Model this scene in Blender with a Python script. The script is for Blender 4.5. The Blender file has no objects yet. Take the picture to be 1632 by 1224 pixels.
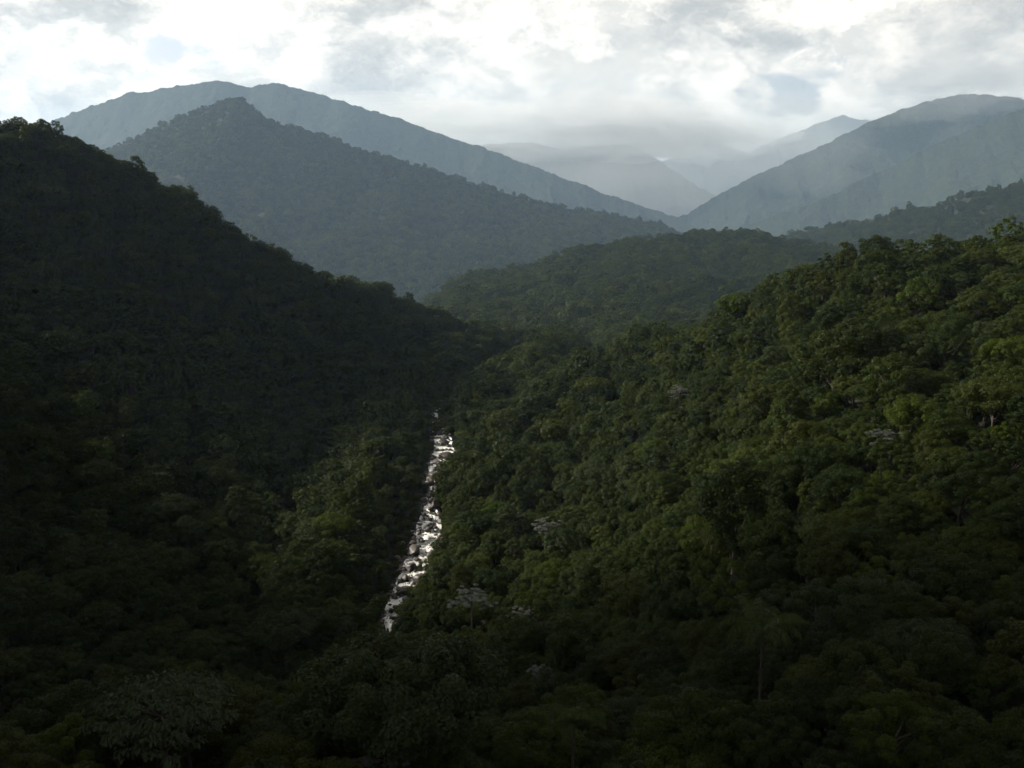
import bpy, math, random
import numpy as np
from mathutils import Vector, Matrix, noise as mnoise

random.seed(7)
RNG = np.random.default_rng(7)
scene = bpy.context.scene
COL = scene.collection
R = math.radians

# ------------------------------------------------------------------ camera
F = 1587.0                      # focal length in pixels of the 1632 px wide photograph
PITCH = R(9.72)                 # looking slightly down into the valley
cam_data = bpy.data.cameras.new("camera")
cam_data.sensor_width = 36.0
cam_data.lens = 36.0 * F / 1632.0
cam_data.clip_start = 1.0
cam_data.clip_end = 60000.0
cam = bpy.data.objects.new("camera", cam_data)
cam.location = (0, 0, 0)
cam.rotation_euler = (R(90) - PITCH, 0, 0)
COL.objects.link(cam)
scene.camera = cam

# ------------------------------------------------------------------ render settings / exposure
scene.view_settings.view_transform = 'Standard'
scene.view_settings.look = 'None'
scene.view_settings.exposure = 0.9
scene.view_settings.gamma = 1.0
cy = scene.cycles
cy.use_denoising = True
cy.use_adaptive_sampling = True
cy.adaptive_threshold = 0.03
cy.use_light_tree = False
cy.max_bounces = 1
cy.diffuse_bounces = 1
cy.glossy_bounces = 1
cy.transmission_bounces = 1
cy.transparent_max_bounces = 4
cy.volume_bounces = 1
cy.sample_clamp_indirect = 3.0
cy.caustics_reflective = False
cy.caustics_refractive = False

# ------------------------------------------------------------------ sun + sky
SUN_AZ = R(-75)                 # measured from the view direction (+Y), negative = left
SUN_EL = R(29)
SUN_DIR = Vector((math.sin(SUN_AZ) * math.cos(SUN_EL), math.cos(SUN_AZ) * math.cos(SUN_EL), math.sin(SUN_EL)))
sun_data = bpy.data.lights.new("sun", 'SUN')
sun_data.energy = 5.0
sun_data.angle = R(7.0)
sun_data.color = (1.0, 0.93, 0.80)
sun = bpy.data.objects.new("sun", sun_data)
sun.rotation_euler = (-SUN_DIR).to_track_quat('-Z', 'Y').to_euler()
sun.location = (-300, 200, 900)
COL.objects.link(sun)


class NT:
    """small helper round a node tree"""
    def __init__(self, tree):
        self.t = tree
        tree.nodes.clear()
    def n(self, kind, **kw):
        nd = self.t.nodes.new(kind)
        for k, v in kw.items():
            setattr(nd, k, v)
        return nd
    def l(self, a, b):
        self.t.links.new(a, b)
    def math(self, op, a, b=None, c=None, clamp=False):
        nd = self.n('ShaderNodeMath', operation=op, use_clamp=clamp)
        for i, v in enumerate((a, b, c)):
            if v is None:
                continue
            if isinstance(v, (int, float)):
                nd.inputs[i].default_value = v
            else:
                self.l(v, nd.inputs[i])
        return nd.outputs[0]
    def mix(self, fac, a, b, blend='MIX'):
        nd = self.n('ShaderNodeMix', data_type='RGBA', blend_type=blend)
        for s, v in ((nd.inputs[0], fac), (nd.inputs[6], a), (nd.inputs[7], b)):
            if isinstance(v, (int, float)):
                s.default_value = v
            elif isinstance(v, tuple):
                s.default_value = v + (1.0,) if len(v) == 3 else v
            else:
                self.l(v, s)
        return nd.outputs[2]
    def ramp(self, fac, lo, hi):
        nd = self.n('ShaderNodeMapRange', interpolation_type='SMOOTHSTEP', clamp=True)
        self.l(fac, nd.inputs[0])
        nd.inputs[1].default_value = lo
        nd.inputs[2].default_value = hi
        return nd.outputs[0]
    def noise(self, vec, scale, detail=4, rough=0.5, dist=0.0):
        nd = self.n('ShaderNodeTexNoise')
        nd.inputs['Scale'].default_value = scale
        nd.inputs['Detail'].default_value = detail
        nd.inputs['Roughness'].default_value = rough
        nd.inputs['Distortion'].default_value = dist
        if vec is not None:
            self.l(vec, nd.inputs['Vector'])
        return nd.outputs[0]
    def mapping(self, vec, loc=(0, 0, 0), scale=(1, 1, 1)):
        nd = self.n('ShaderNodeMapping')
        nd.inputs['Location'].default_value = loc
        nd.inputs['Scale'].default_value = scale
        self.l(vec, nd.inputs['Vector'])
        return nd.outputs[0]


def ray(px, py):
    a = (px - 816.0) / F
    b = (612.0 - py) / F
    return np.array([a, math.cos(PITCH) + b * math.sin(PITCH), -math.sin(PITCH) + b * math.cos(PITCH)])

def at(px, py, d):
    """world point on the photograph's ray through (px, py) at horizontal depth d"""
    r = ray(px, py)
    return r * (d / r[1])

def project(P):
    P = np.asarray(P, float)
    cp, sp = math.cos(PITCH), math.sin(PITCH)
    dep = P[..., 1] * cp - P[..., 2] * sp
    up = P[..., 1] * sp + P[..., 2] * cp
    dep_s = np.maximum(dep, 1e-3)
    return 816 + F * P[..., 0] / dep_s, 612 - F * up / dep_s, dep

world = bpy.data.worlds.new("World")
scene.world = world
world.use_nodes = True
world.cycles.sampling_method = 'MANUAL'
world.cycles.sample_map_resolution = 512
w = NT(world.node_tree)
tc = w.n('ShaderNodeTexCoord')
D = tc.outputs['Generated']
sky = w.n('ShaderNodeTexSky', sky_type='NISHITA')
sky.sun_disc = False
sky.sun_elevation = SUN_EL
sky.sun_rotation = SUN_AZ
sky.air_density = 1.2
sky.dust_density = 2.5
sky_s = w.mix(1.0, sky.outputs[0], (0.115, 0.10, 0.105), 'MULTIPLY')
# broken, backlit cloud deck: thin edges are bright, thick cores grey, blue in the gaps
nv = w.n('ShaderNodeTexNoise')
nv.inputs['Scale'].default_value = 7.0
nv.inputs['Detail'].default_value = 6
nv.inputs['Roughness'].default_value = 0.6
w.l(w.mapping(D, (0.2, 0.7, 0.3), (1.0, 1.0, 1.8)), nv.inputs['Vector'])
wv = w.n('ShaderNodeVectorMath', operation='SUBTRACT')
w.l(nv.outputs['Color'], wv.inputs[0])
wv.inputs[1].default_value = (0.5, 0.5, 0.5)
ws = w.n('ShaderNodeVectorMath', operation='SCALE')
w.l(wv.outputs[0], ws.inputs[0])
ws.inputs['Scale'].default_value = 0.20
wa = w.n('ShaderNodeVectorMath', operation='ADD')
w.l(D, wa.inputs[0])
w.l(ws.outputs[0], wa.inputs[1])
DW = wa.outputs[0]
cover = w.noise(w.mapping(D, (0.35, 0.1, 0.05), (1.0, 1.0, 2.1)), 6.4, 11, 0.64, 0.35)
fine = w.noise(w.mapping(D, (4.1, 2.2, 0.9), (1.0, 1.0, 1.7)), 19.0, 8, 0.62, 0.3)
midn = w.noise(w.mapping(D, (7.3, 1.2, 3.9), (1.0, 1.0, 1.6)), 11.0, 9, 0.6, 0.5)
cover = w.math('ADD', w.math('ADD', w.math('MULTIPLY', cover, 0.55), w.math('MULTIPLY', midn, 0.33)), w.math('MULTIPLY', fine, 0.12))
SKY_GAPS = [(250, 48, 0.050, 0.9), (825, 62, 0.028, 0.75), (1245, 100, 0.050, 0.85), (340, 120, 0.03, 0.5), (1410, 70, 0.035, 0.5), (30, 80, 0.04, 0.45)]
SKY_GREY = [(560, 110, 0.07, 0.8), (800, 195, 0.10, 0.35), (900, 205, 0.09, 0.2), (1130, 60, 0.07, 0.45), (1560, 60, 0.08, 0.8), (90, 60, 0.08, 0.6), (60, 150, 0.06, 0.5), (960, 200, 0.05, 0.1)]

def blob(px, py, rad, amount):
    r = ray(px, py)
    r = r / np.linalg.norm(r)
    nd = w.n('ShaderNodeVectorMath', operation='SUBTRACT')
    w.l(DW, nd.inputs[0])
    nd.inputs[1].default_value = tuple(r)
    sc = w.n('ShaderNodeVectorMath', operation='MULTIPLY')
    w.l(nd.outputs[0], sc.inputs[0])
    sc.inputs[1].default_value = (1.0, 1.0, 1.9)
    ln = w.n('ShaderNodeVectorMath', operation='LENGTH')
    w.l(sc.outputs[0], ln.inputs[0])
    inv = w.math('SUBTRACT', 1.0, w.ramp(ln.outputs[1], 0.0, rad * 1.6))
    return w.math('MULTIPLY', inv, amount)

gap = None
for g in SKY_GAPS:
    b = blob(*g)
    gap = b if gap is None else w.math('ADD', gap, b)
gry = None
for g in SKY_GREY:
    b = blob(*g)
    gry = b if gry is None else w.math('ADD', gry, b)
cover = w.math('SUBTRACT', cover, w.math('MULTIPLY', gap, 0.20))
cover = w.math('ADD', cover, w.math('MULTIPLY', gry, 0.12))
cloud_f = w.ramp(cover, 0.31, 0.41)
grey_f = w.ramp(cover, 0.47, 0.64)
puff = w.noise(w.mapping(DW, (2.9, 5.2, 1.4), (1.0, 1.0, 1.5)), 15.0, 9, 0.62, 0.2)
lit = w.mix(w.ramp(puff, 0.36, 0.62), (0.55, 0.51, 0.445), (0.88, 0.80, 0.685))
cloud_c = w.mix(grey_f, lit, w.mix(w.ramp(puff, 0.38, 0.64), (0.31, 0.294, 0.270), (0.50, 0.468, 0.415)))
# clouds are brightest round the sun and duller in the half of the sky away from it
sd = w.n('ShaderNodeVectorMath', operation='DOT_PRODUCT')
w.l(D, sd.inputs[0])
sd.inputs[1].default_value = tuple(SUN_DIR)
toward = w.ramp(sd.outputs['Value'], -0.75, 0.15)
cloud_c = w.mix(toward, w.mix(1.0, cloud_c, (0.27, 0.28, 0.30), 'MULTIPLY'), cloud_c)  # dims the sky away from the sun to lower the forest's ambient light
# cloud colour darkened overhead, out of view, to cut ambient light on the slopes
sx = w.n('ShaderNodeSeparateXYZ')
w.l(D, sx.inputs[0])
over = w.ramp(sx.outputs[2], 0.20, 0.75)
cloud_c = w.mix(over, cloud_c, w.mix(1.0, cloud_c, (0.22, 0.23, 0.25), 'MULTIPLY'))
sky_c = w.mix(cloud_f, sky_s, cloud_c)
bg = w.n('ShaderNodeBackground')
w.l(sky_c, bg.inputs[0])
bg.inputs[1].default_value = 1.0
wo = w.n('ShaderNodeOutputWorld')
w.l(bg.outputs[0], wo.inputs[0])

# ------------------------------------------------------------------ helpers
def tag(o, label=None, cat=None, group=None, kind=None):
    if label: o["label"] = label
    if cat: o["category"] = cat
    if group: o["group"] = group
    if kind: o["kind"] = kind
    return o

def mesh_from(name, verts, faces, mats=(), smooth=True):
    me = bpy.data.meshes.new(name)
    verts = np.asarray(verts, np.float32)
    faces = np.asarray(faces, np.int32)
    nf, k = faces.shape
    me.vertices.add(len(verts))
    me.vertices.foreach_set("co", verts.ravel())
    me.loops.add(nf * k)
    me.loops.foreach_set("vertex_index", faces.ravel())
    me.polygons.add(nf)
    me.polygons.foreach_set("loop_start", np.arange(0, nf * k, k, dtype=np.int32))
    me.polygons.foreach_set("loop_total", np.full(nf, k, np.int32))
    me.polygons.foreach_set("use_smooth", np.full(nf, smooth, bool))
    for m in mats:
        me.materials.append(m)
    me.update(calc_edges=True)
    return me

def add(name, me, parent=None, loc=(0, 0, 0), rz=0.0, sc=(1, 1, 1)):
    o = bpy.data.objects.new(name, me)
    COL.objects.link(o)
    o.location = loc
    o.rotation_euler = (0, 0, rz)
    o.scale = sc
    if parent is not None:
        o.parent = parent
    return o

def grid_faces(nu, nv):
    i = np.arange(nu - 1)[:, None] * nv + np.arange(nv - 1)[None, :]
    i = i.ravel()
    return np.stack([i, i + nv, i + nv + 1, i + 1], 1)

_H = RNG.random((257, 257))
def vnoise(x, y):
    x = np.asarray(x, float); y = np.asarray(y, float)
    xi = np.floor(x).astype(int); yi = np.floor(y).astype(int)
    fx = x - xi; fy = y - yi
    fx = fx * fx * (3 - 2 * fx); fy = fy * fy * (3 - 2 * fy)
    a = _H[xi % 256, yi % 256]; b = _H[(xi + 1) % 256, yi % 256]
    c = _H[xi % 256, (yi + 1) % 256]; d = _H[(xi + 1) % 256, (yi + 1) % 256]
    return (a * (1 - fx) + b * fx) * (1 - fy) + (c * (1 - fx) + d * fx) * fy
def fbm(x, y, o=4):
    s = 0; a = 1.0; t = 0
    for k in range(o):
        s = s + a * (vnoise(x * 2 ** k + 17.3 * k, y * 2 ** k + 9.1 * k) - 0.5)
        t += a; a *= 0.5
    return s / t * 2

# ------------------------------------------------------------------ materials
def new_mat(name):
    m = bpy.data.materials.new(name)
    m.use_nodes = True
    return m, NT(m.node_tree)

def leaf_mat(name, ca, cb, cc, transl=0.42, rough=0.40, spec=0.09, var=1.0):
    m, t = new_mat(name)
    oi = t.n('ShaderNodeObjectInfo')
    geo = t.n('ShaderNodeNewGeometry')
    # trees of their own keep their own tone (alpha 0); the mass of the forest varies
    r1 = t.math('ADD', t.math('MULTIPLY', oi.outputs['Random'], oi.outputs['Alpha']), t.math('MULTIPLY', t.math('SUBTRACT', 1.0, oi.outputs['Alpha']), 0.4))
    col = t.mix(t.ramp(r1, 0.0, 0.55), ca, cb)
    col = t.mix(t.ramp(r1, 0.72, 1.0), col, cc)
    r2 = geo.outputs['Random Per Island']
    val = t.math('ADD', t.math('MULTIPLY', r2, 0.7 * var), 1.0 - 0.35 * var)
    hs = t.n('ShaderNodeHueSaturation')
    t.l(col, hs.inputs['Color'])
    t.l(val, hs.inputs['Value'])
    t.l(t.math('ADD', t.math('MULTIPLY', r2, 0.03), 0.485), hs.inputs['Hue'])
    tint = t.mix(1.0, hs.outputs[0], oi.outputs['Color'], 'MULTIPLY')
    p = t.n('ShaderNodeBsdfPrincipled')
    t.l(tint, p.inputs['Base Color'])
    p.inputs['Roughness'].default_value = rough
    p.inputs['Specular IOR Level'].default_value = spec
    tr = t.n('ShaderNodeBsdfTranslucent')
    t.l(t.mix(1.0, tint, (1.45, 1.30, 0.40), 'MULTIPLY'), tr.inputs[0])
    mx = t.n('ShaderNodeMixShader')
    mx.inputs[0].default_value = transl
    t.l(p.outputs[0], mx.inputs[1]); t.l(tr.outputs[0], mx.inputs[2])
    o = t.n('ShaderNodeOutputMaterial')
    t.l(mx.outputs[0], o.inputs[0])
    return m

M_LEAF = leaf_mat("leaf_green", (0.017, 0.030, 0.006), (0.032, 0.047, 0.008), (0.050, 0.066, 0.011))
M_SILVER = leaf_mat("leaf_silver", (0.075, 0.09, 0.08), (0.11, 0.12, 0.11), (0.07, 0.085, 0.07), transl=0.15, rough=0.5, var=0.8)
M_PALM = leaf_mat("leaf_palm", (0.042, 0.064, 0.018), (0.050, 0.074, 0.020), (0.050, 0.072, 0.020), transl=0.3, rough=0.4, spec=0.12)
M_UMB = leaf_mat("leaf_drooping", (0.026, 0.040, 0.016), (0.028, 0.042, 0.017), (0.030, 0.044, 0.018), transl=0.2, rough=0.4, spec=0.14)

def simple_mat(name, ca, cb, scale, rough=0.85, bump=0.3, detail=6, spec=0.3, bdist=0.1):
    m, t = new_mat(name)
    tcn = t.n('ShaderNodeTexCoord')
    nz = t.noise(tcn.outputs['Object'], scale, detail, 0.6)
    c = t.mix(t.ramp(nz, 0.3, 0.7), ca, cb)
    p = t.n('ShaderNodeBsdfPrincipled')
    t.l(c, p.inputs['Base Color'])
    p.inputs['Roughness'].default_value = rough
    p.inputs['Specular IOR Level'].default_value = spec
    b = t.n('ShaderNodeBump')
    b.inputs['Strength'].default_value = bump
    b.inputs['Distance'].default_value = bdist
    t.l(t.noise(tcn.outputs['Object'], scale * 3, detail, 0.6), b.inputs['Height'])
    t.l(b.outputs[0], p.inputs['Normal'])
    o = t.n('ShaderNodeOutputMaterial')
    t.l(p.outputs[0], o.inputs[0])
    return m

M_BARK = simple_mat("bark", (0.035, 0.029, 0.022), (0.08, 0.068, 0.055), 2.0, bump=0.6)
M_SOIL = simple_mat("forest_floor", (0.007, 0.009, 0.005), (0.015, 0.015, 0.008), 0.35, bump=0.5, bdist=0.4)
M_FAR = simple_mat("far_forest", (0.014, 0.022, 0.010), (0.030, 0.036, 0.018), 0.035, rough=0.9, bump=0.9, detail=9, bdist=9.0, spec=0.1)
M_ROCK = simple_mat("wet_rock", (0.022, 0.017, 0.015), (0.085, 0.066, 0.058), 0.9, rough=0.5, bump=0.8, spec=0.45, bdist=0.08)

# ------------------------------------------------------------------ river course (pixel path -> world)
def river_z(d):
    return -91.7 + 0.07 * (d - 215.0)
def river_pt(px, py):
    r = ray(px, py)
    # solve d * r2/r1 = -91.7 + .07 (d - 215)
    s = r[2] / r[1]
    d = (-91.7 - 0.07 * 215.0) / (s - 0.07)
    return at(px, py, d)
RIVER_PX = [(575, 1120, 34), (592, 1075, 34), (606, 1030, 30), (618, 995, 30), (630, 965, 36), (648, 935, 46), (660, 905, 48), (672, 880, 52),
            (679, 860, 56), (683, 840, 50), (686, 822, 40), (680, 800, 14), (690, 782, 11), (686, 765, 16), (697, 745, 34), (706, 728, 44), (707, 710, 38), (704, 695, 34), (701, 682, 30), (699, 665, 26), (696, 650, 24)]
RP = np.array([river_pt(a, b) for a, b, c in RIVER_PX])
RW = np.array([0.86 * c * p[1] / F for (a, b, c), p in zip(RIVER_PX, RP)])
# continue out of sight both ways
up1 = RP[-1] + np.array([4, 45, 0.8]); up2 = up1 + np.array([16, 60, 1.0]); up3 = up2 + np.array([20, 70, 1.0])
dn1 = RP[0] + np.array([-14, -28, -2.2]); dn2 = dn1 + np.array([-28, -30, -2.5]); dn3 = dn2 + np.array([-50, -25, -2.5])
RP = np.vstack([dn3, dn2, dn1, RP, up1, up2, up3])
RW = np.concatenate([[6, 6, 6], RW, [5, 5, 5]])
_seg = np.concatenate([[0], np.cumsum(np.linalg.norm(np.diff(RP[:, :2], axis=0), axis=1))])
RS = np.arange(0, _seg[-1], 0.8)
RX = np.interp(RS, _seg, RP[:, 0]); RY = np.interp(RS, _seg, RP[:, 1]); RZ = np.interp(RS, _seg, RP[:, 2]); RWD = np.interp(RS, _seg, RW)

# ------------------------------------------------------------------ near terrain: thin plate through canopy control points
CAN = 6.6       # canopy height over ground assumed at the control points
CTRL = []
def cp(px, py, d, h=CAN):
    p = at(px, py, d)
    CTRL.append((p[0], p[1], p[2] - h))
# left hill crest
A_CREST = [(-60, 190, 436), (0, 204, 440), (60, 198, 446), (105, 223, 448), (160, 254, 452), (200, 286, 458), (280, 314, 468), (370, 369, 488), (450, 415, 508), (560, 453, 536), (640, 476, 556), (700, 498, 560), (745, 522, 552), (790, 540, 548)]
for p in A_CREST:
    cp(*p)
    q = at(*p)
    back = 90
    CTRL.append((q[0] - 10, q[1] + back, q[2] - CAN - 42))
# unseen rise left of frame, shaped high to shade the foreground and lower right
for x, y, z in [(-330, 410, 48), (-420, 390, 75), (-346, 335, 52), (-430, 330, 110), (-385, 235, 250), (-330, 205, 185), (-380, 140, 250), (-320, 110, 170), (-480, 180, 280), (-560, 260, 200), (-620, 60, 230), (-640, 420, 150), (-500, 480, 110), (-340, 520, 50), (-450, 40, 190), (-640, 600, 90), (-300, 620, -10), (-620, -60, 200), (-330, 10, 110)]:
    CTRL.append((x, y, z))
# left face down to the river
for p in [(0, 330, 400), (0, 500, 345), (0, 700, 275), (0, 880, 215), (0, 1010, 178),
          (150, 420, 400), (150, 700, 300), (150, 950, 210), (300, 450, 432), (300, 600, 375), (300, 800, 290), (300, 1000, 205),
          (420, 520, 450), (450, 700, 360), (450, 880, 272), (450, 1010, 215), (560, 560, 470), (560, 700, 385), (560, 850, 292), (540, 980, 226),
          (630, 560, 490), (640, 640, 432), (620, 760, 335), (600, 900, 262)]:
    cp(*p)
# river bed
for i in range(0, len(RS), 14):
    CTRL.append((RX[i], RY[i], RZ[i] - 1.0))
# valley floor beyond the river's last bend
for p in [(690, 600, 430), (720, 560, 480), (760, 545, 520), (800, 545, 540)]:
    cp(*p)
# right hillside
B_CREST = [(1720, 376, 285), (1632, 394, 288), (1540, 418, 288), (1400, 411, 284), (1300, 442, 296), (1200, 476, 318), (1130, 506, 340), (1040, 542, 380), (960, 564, 420), (880, 570, 470)]
for p in B_CREST:
    cp(*p)
    q = at(*p)
    CTRL.append((q[0] + 8, q[1] + 80, q[2] - CAN - 22))
for p in [(760, 640, 412), (760, 700, 352), (760, 800, 283), (760, 900, 228), (780, 1000, 182), (840, 600, 425), (900, 640, 362), (900, 750, 292), (900, 850, 238), (900, 1000, 170), (900, 1130, 122),
          (1020, 600, 345), (1020, 760, 245), (1100, 560, 322), (1100, 660, 262), (1100, 800, 198), (1100, 1000, 134), (1100, 1150, 100),
          (1230, 520, 280), (1230, 650, 212), (1350, 472, 256), (1350, 560, 208), (1350, 700, 158), (1350, 850, 120), (1350, 1000, 94), (1350, 1180, 72),
          (1500, 510, 224), (1632, 476, 226), (1632, 600, 168), (1632, 750, 128), (1632, 900, 100), (1632, 1050, 80), (1632, 1200, 64), (1750, 700, 136), (1750, 1000, 82)]:
    cp(*p)
# own slope under the camera, rising behind it
for p in [(250, 1150, 74), (60, 1160, 74), (250, 1260, 62), (600, 1140, 92), (600, 1240, 74), (480, 1150, 86), (760, 1180, 98), (900, 1230, 86), (1100, 1250, 78), (420, 1140, 90)]:
    cp(*p)
for x, y, z in [(0, 20, -42), (0, 42, -55), (60, 42, -52), (-60, 42, -57), (0, -40, 6), (-80, 22, -44), (-150, 60, -50), (80, 10, -10), (160, 30, -14), (-190, 0, 0), (250, 60, -8), (330, 120, 4), (330, 260, 8), (420, 60, 20), (120, -60, 14), (-100, -60, 0), (420, 320, 12), (300, 420, -14), (150, 520, -62), (60, 640, -90), (-60, 700, -95), (-180, 680, -85), (400, 500, -10), (450, 640, -30), (250, 660, -60), (-100, 770, -98), (0, 770, -98), (100, 770, -98), (200, 770, -92), (300, 770, -80), (-200, 770, -95), (420, 750, -70), (-330, 740, -70)]:
    CTRL.append((x, y, z))
CT = np.array(CTRL)
S0 = 300.0
def tps_fit(P, smooth):
    n = len(P)
    X = P[:, :2] / S0
    r2 = ((X[:, None] - X[None]) ** 2).sum(-1)
    K = np.where(r2 > 1e-12, 0.5 * r2 * np.log(r2 + 1e-12), 0) + np.eye(n) * smooth
    Q = np.hstack([np.ones((n, 1)), X])
    A = np.block([[K, Q], [Q.T, np.zeros((3, 3))]])
    return np.linalg.solve(A, np.concatenate([P[:, 2], np.zeros(3)])), X
_W, _X = tps_fit(CT, 0.0006)
def tps(x, y):
    x = np.asarray(x, float); y = np.asarray(y, float)
    sh = x.shape
    q = np.stack([x.ravel(), y.ravel()], 1) / S0
    out = np.empty(len(q))
    for i in range(0, len(q), 20000):
        qq = q[i:i + 20000]
        r2 = ((qq[:, None] - _X[None]) ** 2).sum(-1)
        K = np.where(r2 > 1e-12, 0.5 * r2 * np.log(r2 + 1e-12), 0)
        out[i:i + 20000] = K @ _W[:-3] + _W[-3] + qq @ _W[-2:]
    return out.reshape(sh)

def river_near(x, y):
    """distance to the river's centre line, and that point's water level and width"""
    x = np.asarray(x, float).ravel(); y = np.asarray(y, float).ravel()
    d = np.empty(len(x)); k = np.empty(len(x), int)
    for i in range(0, len(x), 20000):
        dd = (x[i:i + 20000, None] - RX[None, ::2]) ** 2 + (y[i:i + 20000, None] - RY[None, ::2]) ** 2
        j = dd.argmin(1)
        k[i:i + 20000] = j * 2
        d[i:i + 20000] = np.sqrt(dd[np.arange(len(j)), j])
    return d, RZ[k], RWD[k]

GX0, GX1, GY0, GY1, GS = -660.0, 470.0, -70.0, 730.0, 4.0
gx = np.arange(GX0, GX1 + 1, GS); gy = np.arange(GY0, GY1 + 1, GS)
XX, YY = np.meshgrid(gx, gy, indexing='ij')
ZZ = tps(XX, YY)
ZZ = np.maximum(ZZ, -112)
dr, zr, wr = river_near(XX, YY)
dr = dr.reshape(XX.shape); zr = zr.reshape(XX.shape); wr = wr.reshape(XX.shape)
ZZ = ZZ + fbm(XX / 45, YY / 45, 4) * np.clip((dr - 8) / 40, 0, 1) * 5.0
bed = zr - 1.3
edge = np.clip((dr - wr * 0.5 - 0.5) / 8.0, 0, 1)
edge = edge * edge * (3 - 2 * edge)
ZZ = bed * (1 - edge) + np.maximum(ZZ, zr + 0.5 - np.clip(dr - 25, 0, None) * 0.8) * edge
def ground(x, y):
    u = (np.asarray(x, float) - GX0) / GS; v = (np.asarray(y, float) - GY0) / GS
    u = np.clip(u, 0, len(gx) - 1.001); v = np.clip(v, 0, len(gy) - 1.001)
    i = u.astype(int); j = v.astype(int); a = u - i; b = v - j
    return ZZ[i, j] * (1 - a) * (1 - b) + ZZ[i + 1, j] * a * (1 - b) + ZZ[i, j + 1] * (1 - a) * b + ZZ[i + 1, j + 1] * a * b
def hit(px, py, h=CAN, dmin=66):
    """where the photograph's ray first meets the surface h above the ground"""
    r = ray(px, py); r = r / r[1]
    d = np.arange(dmin, 700, 0.5)
    P = d[:, None] * r[None]
    below = P[:, 2] < ground(P[:, 0], P[:, 1]) + h
    k = int(np.argmax(below)) if below.any() else len(d) - 1
    return P[k]

verts = np.stack([XX.ravel(), YY.ravel(), ZZ.ravel()], 1)
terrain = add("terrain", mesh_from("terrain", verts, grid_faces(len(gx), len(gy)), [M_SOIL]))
tag(terrain, "steep valley floor and slopes under the rainforest", kind="structure")

# wide low ground that carries the far mountains
gme = mesh_from("ground", [(-13500, -300, -220), (13500, -300, -220), (13500, 25000, -220), (-13500, 25000, -220)], [(0, 1, 2, 3)], [M_FAR])
tag(add("ground", gme), "low ground between the mountains", kind="structure")

# ------------------------------------------------------------------ mountains
def mountain(name, crest, foot_z, slope, nu, nv, bumps, gully, label, back_slope=None, seed=0, lean=0.0, mat=M_FAR, foot_d=None, wobble=3.5):
    c = np.array(crest, float)
    L = np.concatenate([[0], np.cumsum(np.hypot(np.diff(c[:, 0]), np.diff(c[:, 1])))])
    u = np.linspace(0, L[-1], nu)
    # smooth interpolation of the crest in pixel space
    px = np.interp(u, L, c[:, 0]); py = np.interp(u, L, c[:, 1]); dd = np.interp(u, L, c[:, 2])
    ker = np.hanning(max(3, nu // 110 * 2 + 1)); ker /= ker.sum()
    h = len(ker) // 2
    py = np.convolve(np.pad(py, h, mode='edge'), ker, 'valid')
    py = py + fbm(u / 26.0 + seed * 3.1, np.full(nu, seed * 1.7), 4) * wobble
    P = np.array([at(a, b, d) for a, b, d in zip(px, py, dd)])
    tf = np.tan(R(slope)); tb = np.tan(R(back_slope or max(slope, 16)))
    hgt = np.maximum(P[:, 2] - foot_z, 15.0)
    rows = []
    vb = np.linspace(1, 0, nv // 4 + 1)[:-1]
    vf = np.linspace(0, 1, nv)
    for v in vb:
        x = P[:, 0]; y = P[:, 1] + v * hgt / tb
        z = P[:, 2] - v * hgt
        rows.append(np.stack([x, y, z], 1))
    for v in vf:
        run = hgt / tf if foot_d is None else np.maximum(P[:, 1] - foot_d, 60.0)
        x = P[:, 0] + lean * v * run
        y = P[:, 1] - v * run
        g = np.abs(fbm(x / (gully * 6) + seed, y / (gully * 9) + seed * 2.3, 4))
        g2 = fbm(x / (gully * 1.6) + seed, y / (gully * 1.6), 3)
        z = P[:, 2] - hgt * (v ** 0.92) - (g * 1.5 * gully + g2 * 0.2 * gully) * math.sin(math.pi * min(1, v * 1.15) * 0.87) ** 0.8
        rows.append(np.stack([x, y, z], 1))
    G = np.array(rows)                       # (nrows, nu, 3)
    wob = fbm(G[:, :, 0] / (bumps * 3.2) + seed * 3.1, G[:, :, 1] / (bumps * 3.2), 3)
    G[:, :, 2] += wob * bumps * 0.8 + (RNG.random(G.shape[:2]) - 0.5) * bumps * 0.5
    G[:, :, 2] = np.maximum(G[:, :, 2], -213)
    me = mesh_from(name, G.reshape(-1, 3), grid_faces(G.shape[0], nu), [mat])
    o = add(name, me)
    tag(o, label, kind="structure")
    return o, G[len(vb):]

HILL_R = [(1040, 480, 2497), (1120, 440, 2471), (1200, 402, 2422), (1270, 372, 2373), (1330, 362, 2299), (1400, 348, 2224), (1450, 331, 2175), (1490, 330, 2150), (1540, 312, 2100), (1590, 303, 2075), (1632, 292, 2051), (1760, 270, 2026)]
HILL_C = [(600, 540, 1229), (680, 485, 1280), (720, 455, 1305), (760, 440, 1330), (850, 427, 1380), (930, 400, 1430), (1000, 388, 1456), (1060, 383, 1481), (1110, 377, 1493), (1160, 370, 1506), (1200, 373, 1506), (1250, 388, 1493), (1340, 398, 1481), (1440, 420, 1443)]
HILL_L = [(60, 330, 3288), (120, 280, 3288), (180, 238, 3288), (215, 222, 3288), (250, 203, 3288), (300, 184, 3288), (345, 166, 3271), (380, 158, 3253), (395, 164, 3235), (412, 182, 3217), (450, 200, 3200), (475, 204, 3200), (520, 217, 3200), (560, 236, 3182), (610, 250, 3164), (640, 258, 3164), (690, 272, 3164), (740, 288, 3164), (820, 312, 3164), (900, 331, 3164), (1000, 347, 3164), (1060, 362, 3164), (1110, 385, 3164), (1180, 420, 3164)]
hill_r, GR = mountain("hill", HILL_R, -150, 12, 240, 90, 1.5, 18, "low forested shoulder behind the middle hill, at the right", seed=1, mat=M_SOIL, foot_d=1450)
hill_c, GC = mountain("hill", HILL_C, -100, 6, 260, 110, 1.5, 20, "rounded forested hill in the middle of the valley", seed=2, mat=M_SOIL, foot_d=735)
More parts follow.
